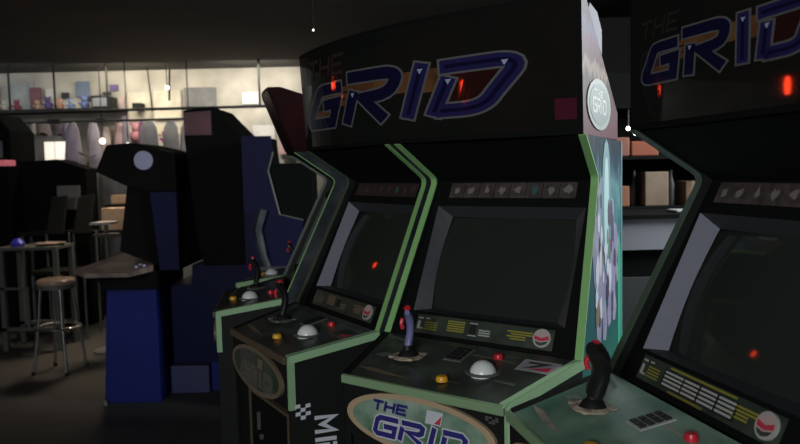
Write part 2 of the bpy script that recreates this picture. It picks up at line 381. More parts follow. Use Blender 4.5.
    i0, i1 = xs(-.165)-th, xs(0)-th
    b = MB(); b.prism([(-i0, -.150, 1.600), (i0, -.150, 1.600), (i1, .035, 1.470), (-i1, .035, 1.470)], [(-i0, -.150, 1.604), (i0, -.150, 1.604), (i1, .035, 1.49), (-i1, .035, 1.49)]); b.build('speaker_panel', K['matte'], root)
    # monitor surround with a hole
    b = MB(); f = .02
    S0, S1 = -.02, .520
    def iw(s): return xs(s*EY+f*.9042)-th-.001
    s0, s1, hx = .085, .437, .252
    q = lambda pts, mi=0: b.poly([SL(x, s, o_) for x, s, o_ in pts], mi)
    q([(-iw(S0), S0, f), (iw(S0), S0, f), (iw(s0), s0, f), (-iw(s0), s0, f)])
    q([(-iw(s1), s1, f), (iw(s1), s1, f), (iw(S1), S1, f), (-iw(S1), S1, f)])
    q([(-iw(s0), s0, f), (-hx, s0, f), (-hx, s1, f), (-iw(s1), s1, f)]); q([(hx, s0, f), (iw(s0), s0, f), (iw(s1), s1, f), (hx, s1, f)])
    hxi, t0, t1, g = .212, .108, .418, .058
    # curved inner hole edge
    N = 8
    def inner(sg):
        return [(sg*(hxi+.014*math.sin(math.pi*k/N)), t0+(t1-t0)*k/N, g) for k in range(N+1)]
    for sg in (-1, 1):
        I = inner(sg)
        for k in range(N):
            q([(sg*hx, s0+(s1-s0)*k/N, f), (sg*hx, s0+(s1-s0)*(k+1)/N, f), I[k+1], I[k]], 1)
    q([(-hx, s0, f), (hx, s0, f), (hxi, t0, g), (-hxi, t0, g)], 2); q([(-hx, s1, f), (hx, s1, f), (hxi, t1, g), (-hxi, t1, g)], 2)
    sur = b.build('monitor_bezel', [K['matte'], K['bezel' if n in (2, 4) else 'bezel_shaded'], K['bezel_dark']], root)
    b = MB(); rs = []
    for i in range(13):
        u = i/12*2-1; r_ = []
        for k in range(13):
            v = k/12*2-1; r_.append(SL(u*.235, .263+v*.172, .046+.026*(u*u*.6+v*v*.6)))
        rs.append(r_)
    b.rings(rs, 0, False, False); b.build('screen', K['screen'], sur, True)
    # icon strip
    b = MB()
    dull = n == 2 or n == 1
    for k in range(8):
        x0 = -.217+k*.0543; z = .0175
        b.prism([SL(x0, .006, z), SL(x0+.052, .006, z), SL(x0+.052, .057, z), SL(x0, .057, z)], [SL(x0, .006, .0195), SL(x0+.052, .006, .0195), SL(x0+.052, .057, .0195), SL(x0, .057, .0195)], 0)
        cx = x0+.026; rnd = random.Random(k*3+1)
        pts = [(rnd.uniform(.006, .017)*math.cos(a), rnd.uniform(.006, .019)*math.sin(a)) for a in [i*.785 for i in range(8)]]
        b.poly([SL(cx+u, .031+v, .0172) for u, v in pts], 1 if k != 5 else 2)
        b.poly([SL(cx+.013+u*.5, .042+v*.4, .0172) for u, v in pts], 3); b.poly([SL(cx-.014+u*.4, .020+v*.4, .0171) for u, v in pts], 3)
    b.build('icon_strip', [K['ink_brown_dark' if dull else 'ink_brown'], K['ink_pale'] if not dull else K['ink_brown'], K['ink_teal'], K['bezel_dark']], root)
    # instruction card
    b = MB(); z = .0165
    b.prism([SL(-.228, .447, z), SL(.228, .447, z), SL(.228, .505, z), SL(-.228, .505, z)], [SL(-.228, .447, .0195), SL(.228, .447, .0195), SL(.228, .505, .0195), SL(-.228, .505, .0195)], 0)
    r_ = lambda x0, x1, a0, a1, mi, zz=.0160: b.poly([SL(x0, a0, zz), SL(x1, a0, zz), SL(x1, a1, zz), SL(x0, a1, zz)], mi)
    r_(-.222, -.205, .456, .461, 2); r_(-.196, -.180, .456, .460, 2); r_(-.222, -.212, .468, .492, 2); r_(-.212, -.200, .488, .492, 2)
    for k in range(4): r_(-.196, -.150, .468+k*.007, .471+k*.007, 1)
    if n == 4:
        r_(-.12, .10, .450, .454, 1); r_(-.135, .11, .458, .497, 3)
        for k in range(4):
            for x0, x1 in ((-.130, -.065), (-.060, -.010), (-.004, .048), (.054, .104)): r_(x0, x1, .461+k*.009, .466+k*.009, 2, .0156)
        for k in range(2): r_(-.10, .02, .4995+k*.003, .501+k*.003, 1)
    else:
        for k in range(5): r_(-.115, -.055, .456+k*.007, .460+k*.007, 1)
        r_(-.04, -.012, .455, .458, 2); r_(-.036, -.016, .461, .488, 3); r_(-.04, -.012, .491, .494, 2)
        for k in range(3): r_(-.006, .032, .472+k*.007, .476+k*.007, 2)
    for k in range(4): r_(.085+.012*(k % 2), .165-.02*(k > 1), .462+k*.007, .466+k*.007, 1)
    cardm = K['ink_dark']
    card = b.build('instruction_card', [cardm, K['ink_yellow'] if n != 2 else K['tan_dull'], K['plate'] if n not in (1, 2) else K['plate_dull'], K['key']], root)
    b = MB(); C = lambda r, z0, a0=0, a1=6.2832, nn=28: [SL(.195+r*math.cos(a0+(a1-a0)*i/nn), .474-r*1.0*math.sin(a0+(a1-a0)*i/nn), z0) for i in range(nn)]
    b.prism(C(.026, .0105), C(.026, .0165), 0); b.poly(C(.022, .0098), 1)
    b.poly([SL(.195+x, .474+y_, .0092) for x, y_ in ((-.0215, -.006), (.0, .0), (.0205, -.008), (.0218, .003), (.0, .009), (-.0205, .005))], 2)
    b.poly([SL(.195+x, .474+y_, .0090) for x, y_ in ((-.019, .009), (.0, .0125), (.0205, .0065), (.015, .0155), (.0, .0215), (-.012, .018))], 3)
    b.build('round_emblem', [K['plate'], K['emblem_pink'], K['ink_red'], K['ink_dark']], card)
    # control panel
    b = MB(); hw = xs(YF)-th; hb = xs(YC)-th
    b.prism([PN(-hb, YC-.004, -.03), PN(hb, YC-.004, -.03), PN(hw, YF-.004, -.03), PN(-hw, YF-.004, -.03)], [PN(-hb, YC-.004), PN(hb, YC-.004), PN(hw, YF-.004), PN(-hw, YF-.004)])
    cp = b.build('control_panel', K[panel], root)
    b = MB(); b.prism([(-hw-.018, YF-.016, ZF-.022), (hw+.018, YF-.016, ZF-.022), (hw+.018, YF-.004, ZF-.022), (-hw-.018, YF-.004, ZF-.022)], [(-hw-.018, YF-.016, ZF+.001), (hw+.018, YF-.016, ZF+.001), (hw+.018, YF-.004, ZF+.003), (-hw-.018, YF-.004, ZF+.003)])
    b.build('front_molding', K['trim_brown' if n in (1, 2) else 'trim_lip'], cp, bevel=.003)
    b = MB(); b.box(-hw-.014, hw+.014, YF-.006, YF+.010, .80, ZF-.023); fa = b.build('fascia', K['black'], root)
    # printed streaks
    b = MB(); pp = lambda x, y_, l=.0006: PN(x, y_, l)
    for pts, mi in (([(-.245, -.452), (-.20, -.445), (-.15, -.452), (-.05, -.468), (-.14, -.470), (-.20, -.462)], 0), ([(-.25, -.372), (-.225, -.35), (-.195, -.35), (-.18, -.362), (-.215, -.378)], 1), ([(-.30, -.247), (-.26, -.243), (-.20, -.262), (-.21, -.270)], 1), ([(.03, -.280), (.17, -.292), (.17, -.298), (.03, -.288)], 0), ([(.165, -.395), (.225, -.40), (.222, -.41), (.162, -.405)], 1), ([(.10, -.262), (.17, -.262), (.17, -.266), (.10, -.266)], 0), ([(.0, -.44), (.09, -.445), (.09, -.448), (.0, -.444)], 0)):
        b.poly([pp(x, y_) for x, y_ in pts], mi)
    b.build('panel_print', [K['ink_streak'] if n == 4 else K['tan_dull'], K['ink_patch'] if n == 4 else K['plate_dull']], cp)['kind'] = 'stuff'
    make_joystick(cp, -.14, -.355, K['grip_reflection'] if violet else K['grip'], .16 if n == 4 else -.02, 1.0 if n == 4 else .93, ringm, 1.25 if n == 4 else .62 if n == 3 else .8)
    b = MB(); P0 = PN(.115, -.43 if n == 4 else -.372); b.lathe([(.046, 0), (.048, .003), (.044, .006), (.036, .005)], P0, 28); tr = b.build('trackball', K['plate_dull'], cp, True)
    b = MB(); b.lathe([(.0355*math.cos(a), .0355*math.sin(a)) for a in [i*math.pi/20-.12 for i in range(0, 12)]][:11], P0 + Vector((0, 0, -.002)), 28); b.build('ball', K['white'], tr, True)
    for x, y_, mm, rr in ((.037, -.448, 'yellow', .016), (.112, -.284, 'red', .013)):
        b = MB(); P0 = PN(x, y_); b.lathe([(0, 0), (rr, 0), (rr, .008), (rr*.8, .014), (0, .015)], P0, 18); b.build('push_button', K[mm], cp, True)
    if detail:
        b = MB(); kx, ky = -.004, -.297
        def kq(x0, x1, y0, y1, l0, l1, mi): b.prism([PN(kx+x0, ky+y0, l0), PN(kx+x1, ky+y0, l0), PN(kx+x1, ky+y1, l0), PN(kx+x0, ky+y1, l0)], [PN(kx+x0, ky+y0, l1), PN(kx+x1, ky+y0, l1), PN(kx+x1, ky+y1, l1), PN(kx+x0, ky+y1, l1)], mi)
        kq(-.028, .028, -.04, .04, 0, .003, 0)
        for i in range(3):
            for j in range(4): kq(-.0235+i*.0165, -.0115+i*.0165, -.0345+j*.0185, -.0215+j*.0185, .003, .006, 1)
        b.build('keypad', [K['plate' if n == 4 else 'plate_dull'], K['key']], cp)
        b = MB()
        for pts, mi, l in (([(.182, -.327), (.288, -.327), (.288, -.262), (.182, -.262)], 0, .0008), ([(.188, -.321), (.282, -.321), (.282, -.268), (.188, -.268)], 1, .0011), ([(.20, -.274), (.268, -.274), (.222, -.306), (.198, -.312), (.235, -.283), (.20, -.284)], 3, .0014), ([(.215, -.312), (.272, -.318), (.272, -.29), (.248, -.302)], 2, .0014)):
            b.poly([PN(x, y_, l) for x, y_ in pts], mi)
        b.build('warning_sticker', [K['plate'] if n != 2 else K['plate_dull'], K['ink_lilac'] if n != 2 else K['ink_dark'], K['ink_red'], K['ink_dark']], cp)
    # oval sign on the fascia
    b = MB(); cz = .869; Y0 = YF-.0065
    EL = lambda a, c, y_: [(a*math.cos(i*math.pi/24), y_, cz+c*math.sin(i*math.pi/24)) for i in range(48)]
    b.prism(EL(.232, .076, Y0), EL(.232, .076, Y0-.010), 0); b.poly(EL(.210, .062, Y0-.0108), 1)
    if oval == 'oval':
        for a in range(7, 42, 9): pass
    fn = lambda u, v, lift: (u, Y0-.0112-lift, v)
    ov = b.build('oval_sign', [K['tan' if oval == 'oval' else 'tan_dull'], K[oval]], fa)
    b = MB(); ink, halo = (0, 1)
    text(b, fn, 'THE', -.138, .893, .028, .022, .011, .008, .0006, 0, .25)
    def grid(wd, lift, mi): text(b, fn, 'GRID', -.135, .828, .062, .044, .022, wd, lift, mi, .3)
    grid(.022, .0004, 1); grid(.014, .0008, 0)
    for pts, mi in (([(.03, .885), (.078, .885), (.086, .920), (.038, .920)], 1), ([(.036, .89), (.058, .89), (.078, .914), (.042, .914)], 0), ([(.058, .888), (.076, .888), (.082, .912)], 2)):
        b.poly([fn(x, z_, .001+.0003*mi) for x, z_ in pts], mi)
    for x0, x1 in ((.205, .214), (.216, .226), (.228, .236)): pass
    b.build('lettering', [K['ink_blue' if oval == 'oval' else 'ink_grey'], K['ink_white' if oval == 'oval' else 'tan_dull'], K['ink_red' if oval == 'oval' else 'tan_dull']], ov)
    if detail and oval == 'oval':
        b = MB()
        for i in range(4):
            for j in range(3):
                if (i*7+j*5) % 3: b.poly([fn(x, z_, -.004) for x, z_ in ((.203+i*.009, .918+j*.006), (.211+i*.009, .918+j*.006), (.211+i*.009, .923+j*.006), (.203+i*.009, .923+j*.006))])
        b.build('small_mark', K['ink_grey'], fa)
    return root

make_cabinet(3, 'centre arcade cabinet with violet reflection painted on its stick, green molding and bright tan oval sign', 'trim', 'trim', 'oval', 'panel_shaded', 'sideart', 'ringart', True, True)
make_cabinet(2, 'arcade cabinet with white vertical letters on its lower side and a dim oval sign', 'trim_dull', 'trim', 'oval_dull', 'panel_shaded', 'sideart_dark', 'plate_dull')
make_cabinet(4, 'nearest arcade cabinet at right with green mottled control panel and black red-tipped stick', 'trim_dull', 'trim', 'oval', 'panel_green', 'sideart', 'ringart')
make_cabinet(1, 'arcade cabinet beside the blue machines, mostly hidden behind the cabinet with white side letters', 'trim_dull', 'trim', 'oval_dull', 'panel_shaded', 'sideart_dark', 'plate_dull', False)
make_cabinet(0, 'farthest arcade cabinet of the row, only its control panel showing behind the others', 'trim_dull', 'trim_dull', 'oval_dull', 'panel_shaded', 'sideart_dark', 'plate_dull', False)

# ------------------------------------------------------------------ marquees
def wpt(n, x, y):
    px, py, r = POSE[n]; return Vector((px+x*math.cos(r)-y*math.sin(r), py+x*math.sin(r)+y*math.cos(r)))
def arc_unit(l, r):
    a = wpt(l, -.3065, -.165); b = (wpt(l, .3065, -.165)+wpt(r, -.3065, -.165))/2; c = wpt(r, .3065, -.165)
    A = Matrix(((b.x-a.x, b.y-a.y), (c.x-a.x, c.y-a.y)))*2; q = Vector((b.dot(b)-a.dot(a), c.dot(c)-a.dot(a)))
    o = A.inverted() @ q; rad = (a-o).length
    t0 = math.atan2(a.y-o.y, a.x-o.x); t1 = math.atan2(c.y-o.y, c.x-o.x)
    while t1 < t0: t1 += 2*math.pi
    return o, rad, t0, t1
def marquee(label, fn, S, prof, face_m, end_m, base, n=28, logo=None, origin=(0, 0, 0), rz=0):
    """fn(s, out, z) -> point; prof: (out, z) loop, the first two points are the front face"""
    root = empty('arcade_marquee', origin, rz); tag(root, label, 'arcade marquee')
    inv = Matrix.LocRotScale(Vector(origin), Matrix.Rotation(rz, 3, 'Z'), None).inverted()
    F = lambda s, o, z: inv @ fn(s, o, z)
    b = MB(); rs = [[F(S*i/n, o, z) for o, z in prof] for i in range(n+1)]
    b.rings(rs, 0, False)
    b.poly(rs[0][::-1], 1); b.poly(rs[-1], 1)
    i0 = len(prof)
    o = b.build('marquee_box', [K['matte'], K[end_m]], root)
    b = MB(); (o0, z0), (o1, z1) = prof[0], prof[1]; d = .003
    for i in range(n):
        sa, sb = S*i/n, S*(i+1)/n
        a = .012/S; sa = max(sa, .012); sb = min(sb, S-.012)
        zz0, zz1 = z0+.012, z1-.012
        ff = lambda s, z, e: F(s, o0+(o1-o0)*(z-z0)/(z1-z0)+e, z)
        b.prism([ff(sa, zz0, .0005), ff(sb, zz0, .0005), ff(sb, zz1, .0005), ff(sa, zz1, .0005)], [ff(sa, zz0, d), ff(sb, zz0, d), ff(sb, zz1, d), ff(sa, zz1, d)])
    fc = b.build('face_panel', K[face_m], root)
    for p in fc.data.polygons: p.use_smooth = True
    try: fc.data.set_sharp_from_angle(angle=R(30))
    except Exception: pass
    if logo:
        Lx, Lz, wd, k, hal = logo
        g = lambda s, z, lift: F(s, o0+(o1-o0)*(z-z0)/(z1-z0)+d+lift, z)
        b = MB()
        # orange speed lines behind the letters
        def bar(s0, s1, v0, v1, mi, lift):
            mm = 10
            for i in range(mm):
                u0 = s0+(s1-s0)*i/mm; u1 = s0+(s1-s0)*(i+1)/mm
                b.poly([g(Lx(u0, v0), Lz(v0), lift), g(Lx(u1, v0), Lz(v0), lift), g(Lx(u1, v1), Lz(v1), lift), g(Lx(u0, v1), Lz(v1), lift)], mi)
        for v0, v1, a0, a1 in ((.515, .56, .23, .88), (.45, .50, .19, .86), (.385, .44, .24, .52), (.30, .375, .14, .31), (.26, .29, .13, .30)): bar(a0, a1, v0, v1, 3, .0006)
        for pts, mi in (([(.24, .55), (.37, .55), (.335, .27), (.13, .27)], 7), ([(.44, .60), (.65, .60), (.64, .45), (.40, .43)], 3), ([(.86, .56), (1.06, .56), (1.0, .27), (.84, .26)], 6), ([(.68, .585), (.76, .585), (.725, .42), (.64, .42)], 3), ([(.79, .585), (.86, .585), (.82, .40), (.75, .40)], 3)):
            (a, b_, c, d_) = pts
            for i in range(8):
                t0_, t1_ = i/8, (i+1)/8; L_ = lambda p, q, t: (p[0]+(q[0]-p[0])*t, p[1]+(q[1]-p[1])*t)
                b.poly([g(Lx(*L_(a, b_, t0_)), Lz(L_(a, b_, t0_)[1]), .0003), g(Lx(*L_(a, b_, t1_)), Lz(L_(a, b_, t1_)[1]), .0003), g(Lx(*L_(d_, c, t1_)), Lz(L_(d_, c, t1_)[1]), .0003), g(Lx(*L_(d_, c, t0_)), Lz(L_(d_, c, t0_)[1]), .0003)], mi)
        for ch, sts in LOGO.items():
            for st in sts:
                P = [(Lx(s, v), Lz(v)) for s, v in st]
                stroke(b, g, P, wd+2*hal, .0010, 0, .68, hal+wd*.1)
                stroke(b, g, P, wd, .0016, 2 if ch in 'ID' else 1, .68, wd*.1)
                if ch in 'ID': stroke(b, g, P, wd*.3, .0020, 1, .68, -wd*.2)
        for s, v in ((.772, .58), (.873, .47), (1.055, .57), (.45, .47)):
            e = wd*.3; b.poly([g(Lx(s, v)-e, Lz(v)+e*.5, .0024), g(Lx(s, v)+e, Lz(v)+e*.5, .0024), g(Lx(s, v)-e*.2, Lz(v)-e*.9, .0024)], 4)
        # small THE above the G
        h_ = Lz(.86)-Lz(.70); x_ = Lx(.13, .7); lw = (Lx(.42, .7)-Lx(.13, .7))/3
        text(b, g, 'THE', x_, Lz(.70), lw*.72, h_, lw*.28, wd*.32, .0012, 5, .25)
        b.build('lettering', [K['ink_halo'], K['ink_navy'], K['ink_violet'], K['ink_orange'], K['circle'], K['ink_grey_dim'], K['ink_rust'], K['ink_taupe']], fc)
    return root, F
K['ink_grey_dim'] = mat('ink_grey_dim', (.014, .016, .015), .5)
K['ink_rust'] = mat('ink_rust', (.028, .008, .008), .035, spec=.35)
K['ink_taupe'] = mat('ink_taupe', (.045, .028, .026), .035, spec=.35)
PROF = [(.0, 1.605), (.02, 1.965), (-.03, 1.968), (-.53, 1.69), (-.53, 1.605)]
def make_arc_marquee(l, r, label, face, end, logo, lean=.02, ztop=1.965):
    o, rad, t0, t1 = arc_unit(l, r); S = (t1-t0)*rad
    fn = lambda s, out, z: Vector((o.x+(rad+out)*math.cos(t0+s/rad), o.y+(rad+out)*math.sin(t0+s/rad), z))
    prof = [(0, 1.605), (lean, ztop), (lean-.05, ztop+.003), (-.53, 1.69), (-.53, 1.605)]
    mid = fn(S/2, -.3, 1.606)
    lg = (lambda s, v=0: s, lambda v: 1.605+.36*v, .036, 1, .006) if logo else None
    return marquee(label, fn, S, prof, face, end, 0, 28, lg, mid, (t0+t1)/2-math.pi*1.5)
mA, FA = make_arc_marquee(2, 3, 'wide dark curved marquee with the large dim blue GRID lettering, above the centre cabinet', 'marquee', 'endart_reflection', True)
# side oval and maroon mark on it
o, rad, t0, t1 = arc_unit(2, 3); SA = (t1-t0)*rad
b = MB(); g = lambda s, z, l: FA(s, .02*(z-1.605)/.36+.0035+l, z)
b.poly([g(1.19, 1.645, .0005), g(1.248, 1.645, .0005), g(1.248, 1.70, .0005), g(1.19, 1.70, .0005)])
b.build('maroon_mark', K['ink_pink'], mA)
b = MB()
def E2(out, z, l): return FA(SA+l, out, z)
b.prism([E2(-.21+.175*math.cos(i*math.pi/16), 1.695+.072*math.sin(i*math.pi/16), .0005) for i in range(32)], [E2(-.21+.175*math.cos(i*math.pi/16), 1.695+.072*math.sin(i*math.pi/16), .004) for i in range(32)], 0)
b.poly([E2(-.21+.15*math.cos(i*math.pi/16), 1.695+.058*math.sin(i*math.pi/16), .005) for i in range(32)], 1)
fe = lambda u, v, l: E2(-.21-u*1.7, 1.695+v, .0055)
text(b, fe, 'GRID', -.062, -.022, .026, .036, .009, .008, 0, 2)
text(b, fe, 'THE', -.05, .022, .018, .016, .008, .005, 0, 2)
K['oval_rim'] = mat('oval_rim', (.16, .21, .20), .5)
K['oval_teal'] = mat('oval_teal', (.035, .10, .10), .5, noise=(.06, .13, .13), scale=18)
b.build('side_oval', [K['oval_rim'], K['oval_teal'], K['plate']], mA)
b = MB(); q_ = [(-.07, 1.93), (-.10, 1.962), (-.20, 1.955), (-.27, 1.915), (-.27, 1.845)]
b.prism([FA(SA-.002, a, c) for a, c in q_], [FA(SA-.03, a, c) for a, c in q_])
b.build('top_bracket', K['bezel'], mA)
make_arc_marquee(0, 1, 'dark marquee of the farthest cabinets with a painted red reflection, seen end on against the bright wall', 'marquee_red', 'marquee_red', False, .10, 1.86)
# straight marquee of the nearest cabinet
def fnB(s, out, z):
    q = wpt(4, s-.315, -.165-out); return Vector((q.x, q.y, z))
logoB = (lambda s, v=0: -.273+.5365*s-.082*v+.315, lambda v: 1.661+.213*v, .0215, .6, .0038)
mB, FB = marquee('dark marquee with orange and blue THE GRID lettering at the right, above the nearest cabinet', fnB, .63, [(0, 1.605), (0, 1.965), (-.05, 1.968), (-.53, 1.69), (-.53, 1.605)], 'marquee', 'matte', 0, 4, logoB, (*wpt(4, 0, .1), 1.606), POSE[4][2])

# ------------------------------------------------------------------ the blue machines at the left
def slab(pts, y0, y1):
    b = MB(); b.prism([(x, y0, z) for x, z in pts], [(x, y1, z) for x, z in pts]); return b
X0, X1 = 4.72, 5.30
rt_ = empty('arcade_machine', (-1.8, 5.0, 0)); tag(rt_, 'blue and black arcade machine with a pale round disc on its hooded head', 'arcade machine', 'blue machines facing left')
def loc(b, name, m_, p, **k):
    b.v = [(x-p.location.x, y-p.location.y, z-p.location.z) for x, y, z in b.v]; return b.build(name, m_, p, **k)
loc(slab([(-1.995, 1.56), (-1.915, 1.735), (-1.74, 1.745), (-1.47, 1.675), (-1.47, 1.42), (-1.66, 1.42), (-1.80, 1.465)], X0, X1), 'hood', K['matte'], rt_, bevel=.01)
loc(slab([(-1.80, 1.46), (-1.64, 1.42), (-1.62, .93), (-1.87, 1.03)], X0+.03, X1-.03), 'monitor_housing', K['matte'], rt_)
loc(slab([(-1.64, 1.418), (-1.47, 1.418), (-1.47, .90), (-1.60, .90)], X0, X1), 'spine', K['blue_dim'], rt_)
loc(slab([(-1.965, .86), (-1.64, .86), (-1.64, 0.0), (-2.02, 0.0)], X0+.02, X1-.02), 'pedestal', K['blue'], rt_, bevel=.006)
loc(slab([(-2.04, .90), (-1.62, .90), (-1.62, .775), (-1.98, .775)], X0-.01, X1-.01), 'pedestal_collar', K['matte'], rt_)
b = MB(); b.prism([(-2.14, 4.66, .895), (-1.98, 4.45, .895), (-1.70, 4.45, .895), (-1.64, 4.70, .895), (-1.72, 5.2, .935), (-1.98, 5.2, .935)], [(-2.14, 4.66, .925), (-1.98, 4.45, .925), (-1.70, 4.45, .925), (-1.64, 4.70, .935), (-1.72, 5.2, .985), (-1.98, 5.2, .985)])
cp_ = loc(b, 'control_panel', K['warm'], rt_, bevel=.004)
b = MB()
for x, y in ((-1.72, 4.62), (-1.69, 4.68), (-1.73, 4.72)): b.lathe([(0, 0), (.011, 0), (.010, .012), (0, .014)], (x, y, .934), 12)
loc(b, 'push_buttons', K['circle'], rt_)
b = MB(); b.lathe([(0, 0), (.062, 0), (.062, .006), (0, .007)], (-1.672, X0-.001, 1.628), 28, 0, (0, -1, 0)); loc(b, 'disc', K['circle'], rt_)
b = MB(); b.lathe([(0, .0), (.018, 0), (.012, .03), (0, .03)], (-2.0, 4.70, 0.002), 12); loc(b, 'leveling_foot', K['steel'], rt_)

rt_ = empty('arcade_machine', (-1.25, 5.2, 0)); tag(rt_, 'tall black arcade machine with a pink marquee and a pale blue plinth', 'arcade machine', 'blue machines facing left')
loc(slab([(-1.46, 1.78), (-1.46, 1.965), (-1.255, 1.985), (-1.04, 1.755), (-1.00, 1.65), (-1.00, .9), (-1.36, .9), (-1.40, 1.1), (-1.44, 1.5)], 4.92, 5.5), 'body', K['matte'], rt_, bevel=.008)
b = MB(); b.prism([(-1.452, 4.905, 1.795), (-1.268, 4.905, 1.795), (-1.268, 4.905, 1.958), (-1.452, 4.905, 1.948)], [(-1.452, 4.919, 1.795), (-1.268, 4.919, 1.795), (-1.268, 4.919, 1.958), (-1.452, 4.919, 1.948)]); loc(b, 'marquee', K['pink'], rt_)
loc(slab([(-1.61, .76), (-1.46, .76), (-1.455, .9), (-1.0, .9), (-1.0, .21), (-1.61, .21)], 4.96, 5.5), 'cabinet_base', K['blue_dim'], rt_)
b = MB(); b.box(-1.63, -1.36, 4.93, 5.45, .0, .195); loc(b, 'plinth', K['blue_pale'], rt_, bevel=.006)
b = MB(); b.box(-1.355, -1.0, 4.98, 5.45, .0, .205); loc(b, 'base_skirt', K['blue'], rt_)

rt_ = empty('arcade_machine', (-.92, 4.7, 0)); tag(rt_, 'narrow blue sided arcade machine standing back to back with the tall black one', 'arcade machine')
loc(slab([(-.99, 1.76), (-.81, 1.76), (-.80, 1.66), (-.835, 1.54), (-.77, 1.26), (-.62, 1.22), (-.66, 0.0), (-.99, 0.0)], 4.55, 4.60), 'side_panel', K['blue_dim'], rt_)
loc(slab([(-.985, 1.75), (-.825, 1.75), (-.81, 1.585), (-.56, 1.585), (-.56, 0.0), (-.985, 0.0)], 4.602, 4.9), 'body', K['matte'], rt_)
b = MB(); q = [(-.80, 1.66), (-.835, 1.54), (-.77, 1.26), (-.62, 1.22)]
b.tube([(x+.004, 4.56, z) for x, z in q], .008, 6); loc(b, 'edge_molding', K['plate_dull'], rt_)
b = MB(); b.tube([(-.86, 4.5, 1.30), (-.90, 4.5, 1.17), (-.87, 4.5, 1.0), (-.84, 4.52, .9)], .028, 10); b.tube([(-.9, 4.5, .92), (-.6, 4.5, .92)], .02, 8); loc(b, 'grey_handle', K['sideart_dark'], rt_, smooth=True)

# ------------------------------------------------------------------ bar stool
rt_ = empty('bar_stool', (-2.72, 5.6, 0)); tag(rt_, 'chrome bar stool with a tan round seat on the dark floor', 'stool')
b = MB(); b.lathe([(0, .695), (.135, .695), (.145, .71), (.14, .73), (.12, .74), (0, .742)], (0, 0, 0), 28); b.build('seat', K['seat'], rt_, True)
b = MB(); b.lathe([(.125, .665), (.14, .665), (.14, .694), (.125, .694)], (0, 0, 0), 24); b.build('seat_collar', K['steel'], rt_, True)
for k in range(4):
    a = .65+k*math.pi/2; c, s = math.cos(a), math.sin(a)
    b = MB(); b.tube([(.115*c, .115*s, .68), (.14*c, .14*s, .40), (.195*c, .195*s, .012)], .012, 10); lg = b.build('leg', K['chrome'], rt_, True)
    b = MB(); b.lathe([(0, 0), (.016, 0), (.016, .03), (0, .03)], (.197*c, .197*s, 0), 10); b.build('rubber_foot', K['key'], lg)
b = MB(); N = 36; b.tube([(.165*math.cos(i*2*math.pi/N), .165*math.sin(i*2*math.pi/N), .355) for i in range(N+1)], .010, 8); b.build('foot_ring', K['chrome'], rt_, True)

# ------------------------------------------------------------------ grey shelf rack at the left
rt_ = empty('storage_rack', (-3.3, 6.45, 0)); tag(rt_, 'grey metal rack table with open lower shelf at the left edge', 'rack')
for x, y in ((-3.53, 6.3), (-3.05, 6.3), (-3.53, 6.6), (-3.05, 6.6)):
    b = MB(); b.box(x-.02-rt_.location.x, x+.02-rt_.location.x, y-.02-6.45, y+.02-6.45, 0, .90); b.build('leg', K['steel'], rt_)
b = MB(); b.box(-.27, .27, -.18, .18, .90, .925); b.build('rack_top', K['steel'], rt_)
for y_ in (-.17, .13):
    b = MB(); b.box(-.25, .25, y_, y_+.04, .18, .21); b.build('lower_rail', K['steel'], rt_)
b = MB(); b.box(-.25, .0, -.17, -.15, .55, .57); b.box(-.03, .0, -.17, -.15, .21, .55); b.build('inner_frame', K['steel'], rt_)
def tagbox(name, label, cat, x0, x1, y0, y1, z0, z1, m_, bevel=.01, group=None):
    b = MB(); cx, cy = (x0+x1)/2, (y0+y1)/2; b.box(x0-cx, x1-cx, y0-cy, y1-cy, 0, z1-z0)
    o = b.build(name, m_, None, bevel=bevel); o.location = (cx, cy, z0); return tag(o, label, cat, group)
def tray(name, label, x, y, z, r, m_):
    b = MB(); b.lathe([(0, 0), (r*.8, 0), (r, .02), (r*.95, .024), (r*.75, .008), (0, .008)], (0, 0, 0), 24); o = b.build(name, m_, None, True); o.location = (x, y, z); return tag(o, label, 'tray')
tray('serving_tray', 'brownish round tray lying on the grey rack', -3.16, 6.45, .926, .13, K['warm'])
b = MB(); b.lathe([(0, 0), (.05, 0), (.06, .03), (.03, .07), (0, .075)], (0, 0, 0), 14); o = b.build('blue_ornament', mat('bright_blue', (.06, .06, .6), .3), None, True); o.location = (-3.42, 6.38, .926); tag(o, 'small bright blue ornament on the left end of the rack', 'ornament')

# ------------------------------------------------------------------ back of the hall: dark machines, boxes, chairs
def machine(name, label, pts, y0, y1, scr=None, m_=None):
    cx = sum(p[0] for p in pts)/len(pts); r_ = empty(name, (cx, (y0+y1)/2, 0)); tag(r_, label, 'arcade machine')
    loc(slab(pts, y0, y1), 'body', m_ or K['matte'], r_, bevel=.01)
    if scr:
        x0, x1, z0, z1, mm = scr
        b = MB(); b.box(x0, x1, y0-.02, y0-.001, z0, z1); loc(b, 'screen', K[mm], r_)
    return r_
machine('arcade_machine', 'dark arcade machine at the left edge with a dull grey screen', [(-4.6, 0), (-3.98, 0), (-3.98, 2.02), (-4.12, 2.2), (-4.6, 2.2)], 7.4, 7.9, (-4.35, -4.06, 1.75, 1.92, 'grey'))
machine('arcade_machine', 'low black machine standing below the bright window', [(-3.95, 0), (-3.2, 0), (-3.2, 1.62), (-3.5, 1.72), (-3.95, 1.70)], 7.35, 7.62)
tagbox('hanging_cloth', 'crumpled grey cloth hung on the front of the low black machine', 'cloth', -3.50, -3.26, 7.325, 7.349, 1.2, 1.45, K['greycloth'])
r_ = empty('long_table', (-3.0, 7.19, 0)); tag(r_, 'long dark table in front of the bright prize wall', 'table')
b = MB(); b.box(-.8, .8, -.105, .11, .96, 1.0); b.build('tabletop', K['black'], r_, bevel=.005)
for sx in (-.77, .74):
    for sy in (-.1, .07):
        b = MB(); b.box(sx, sx+.03, sy, sy+.03, 0, .96); b.build('leg', K['steel'], r_)
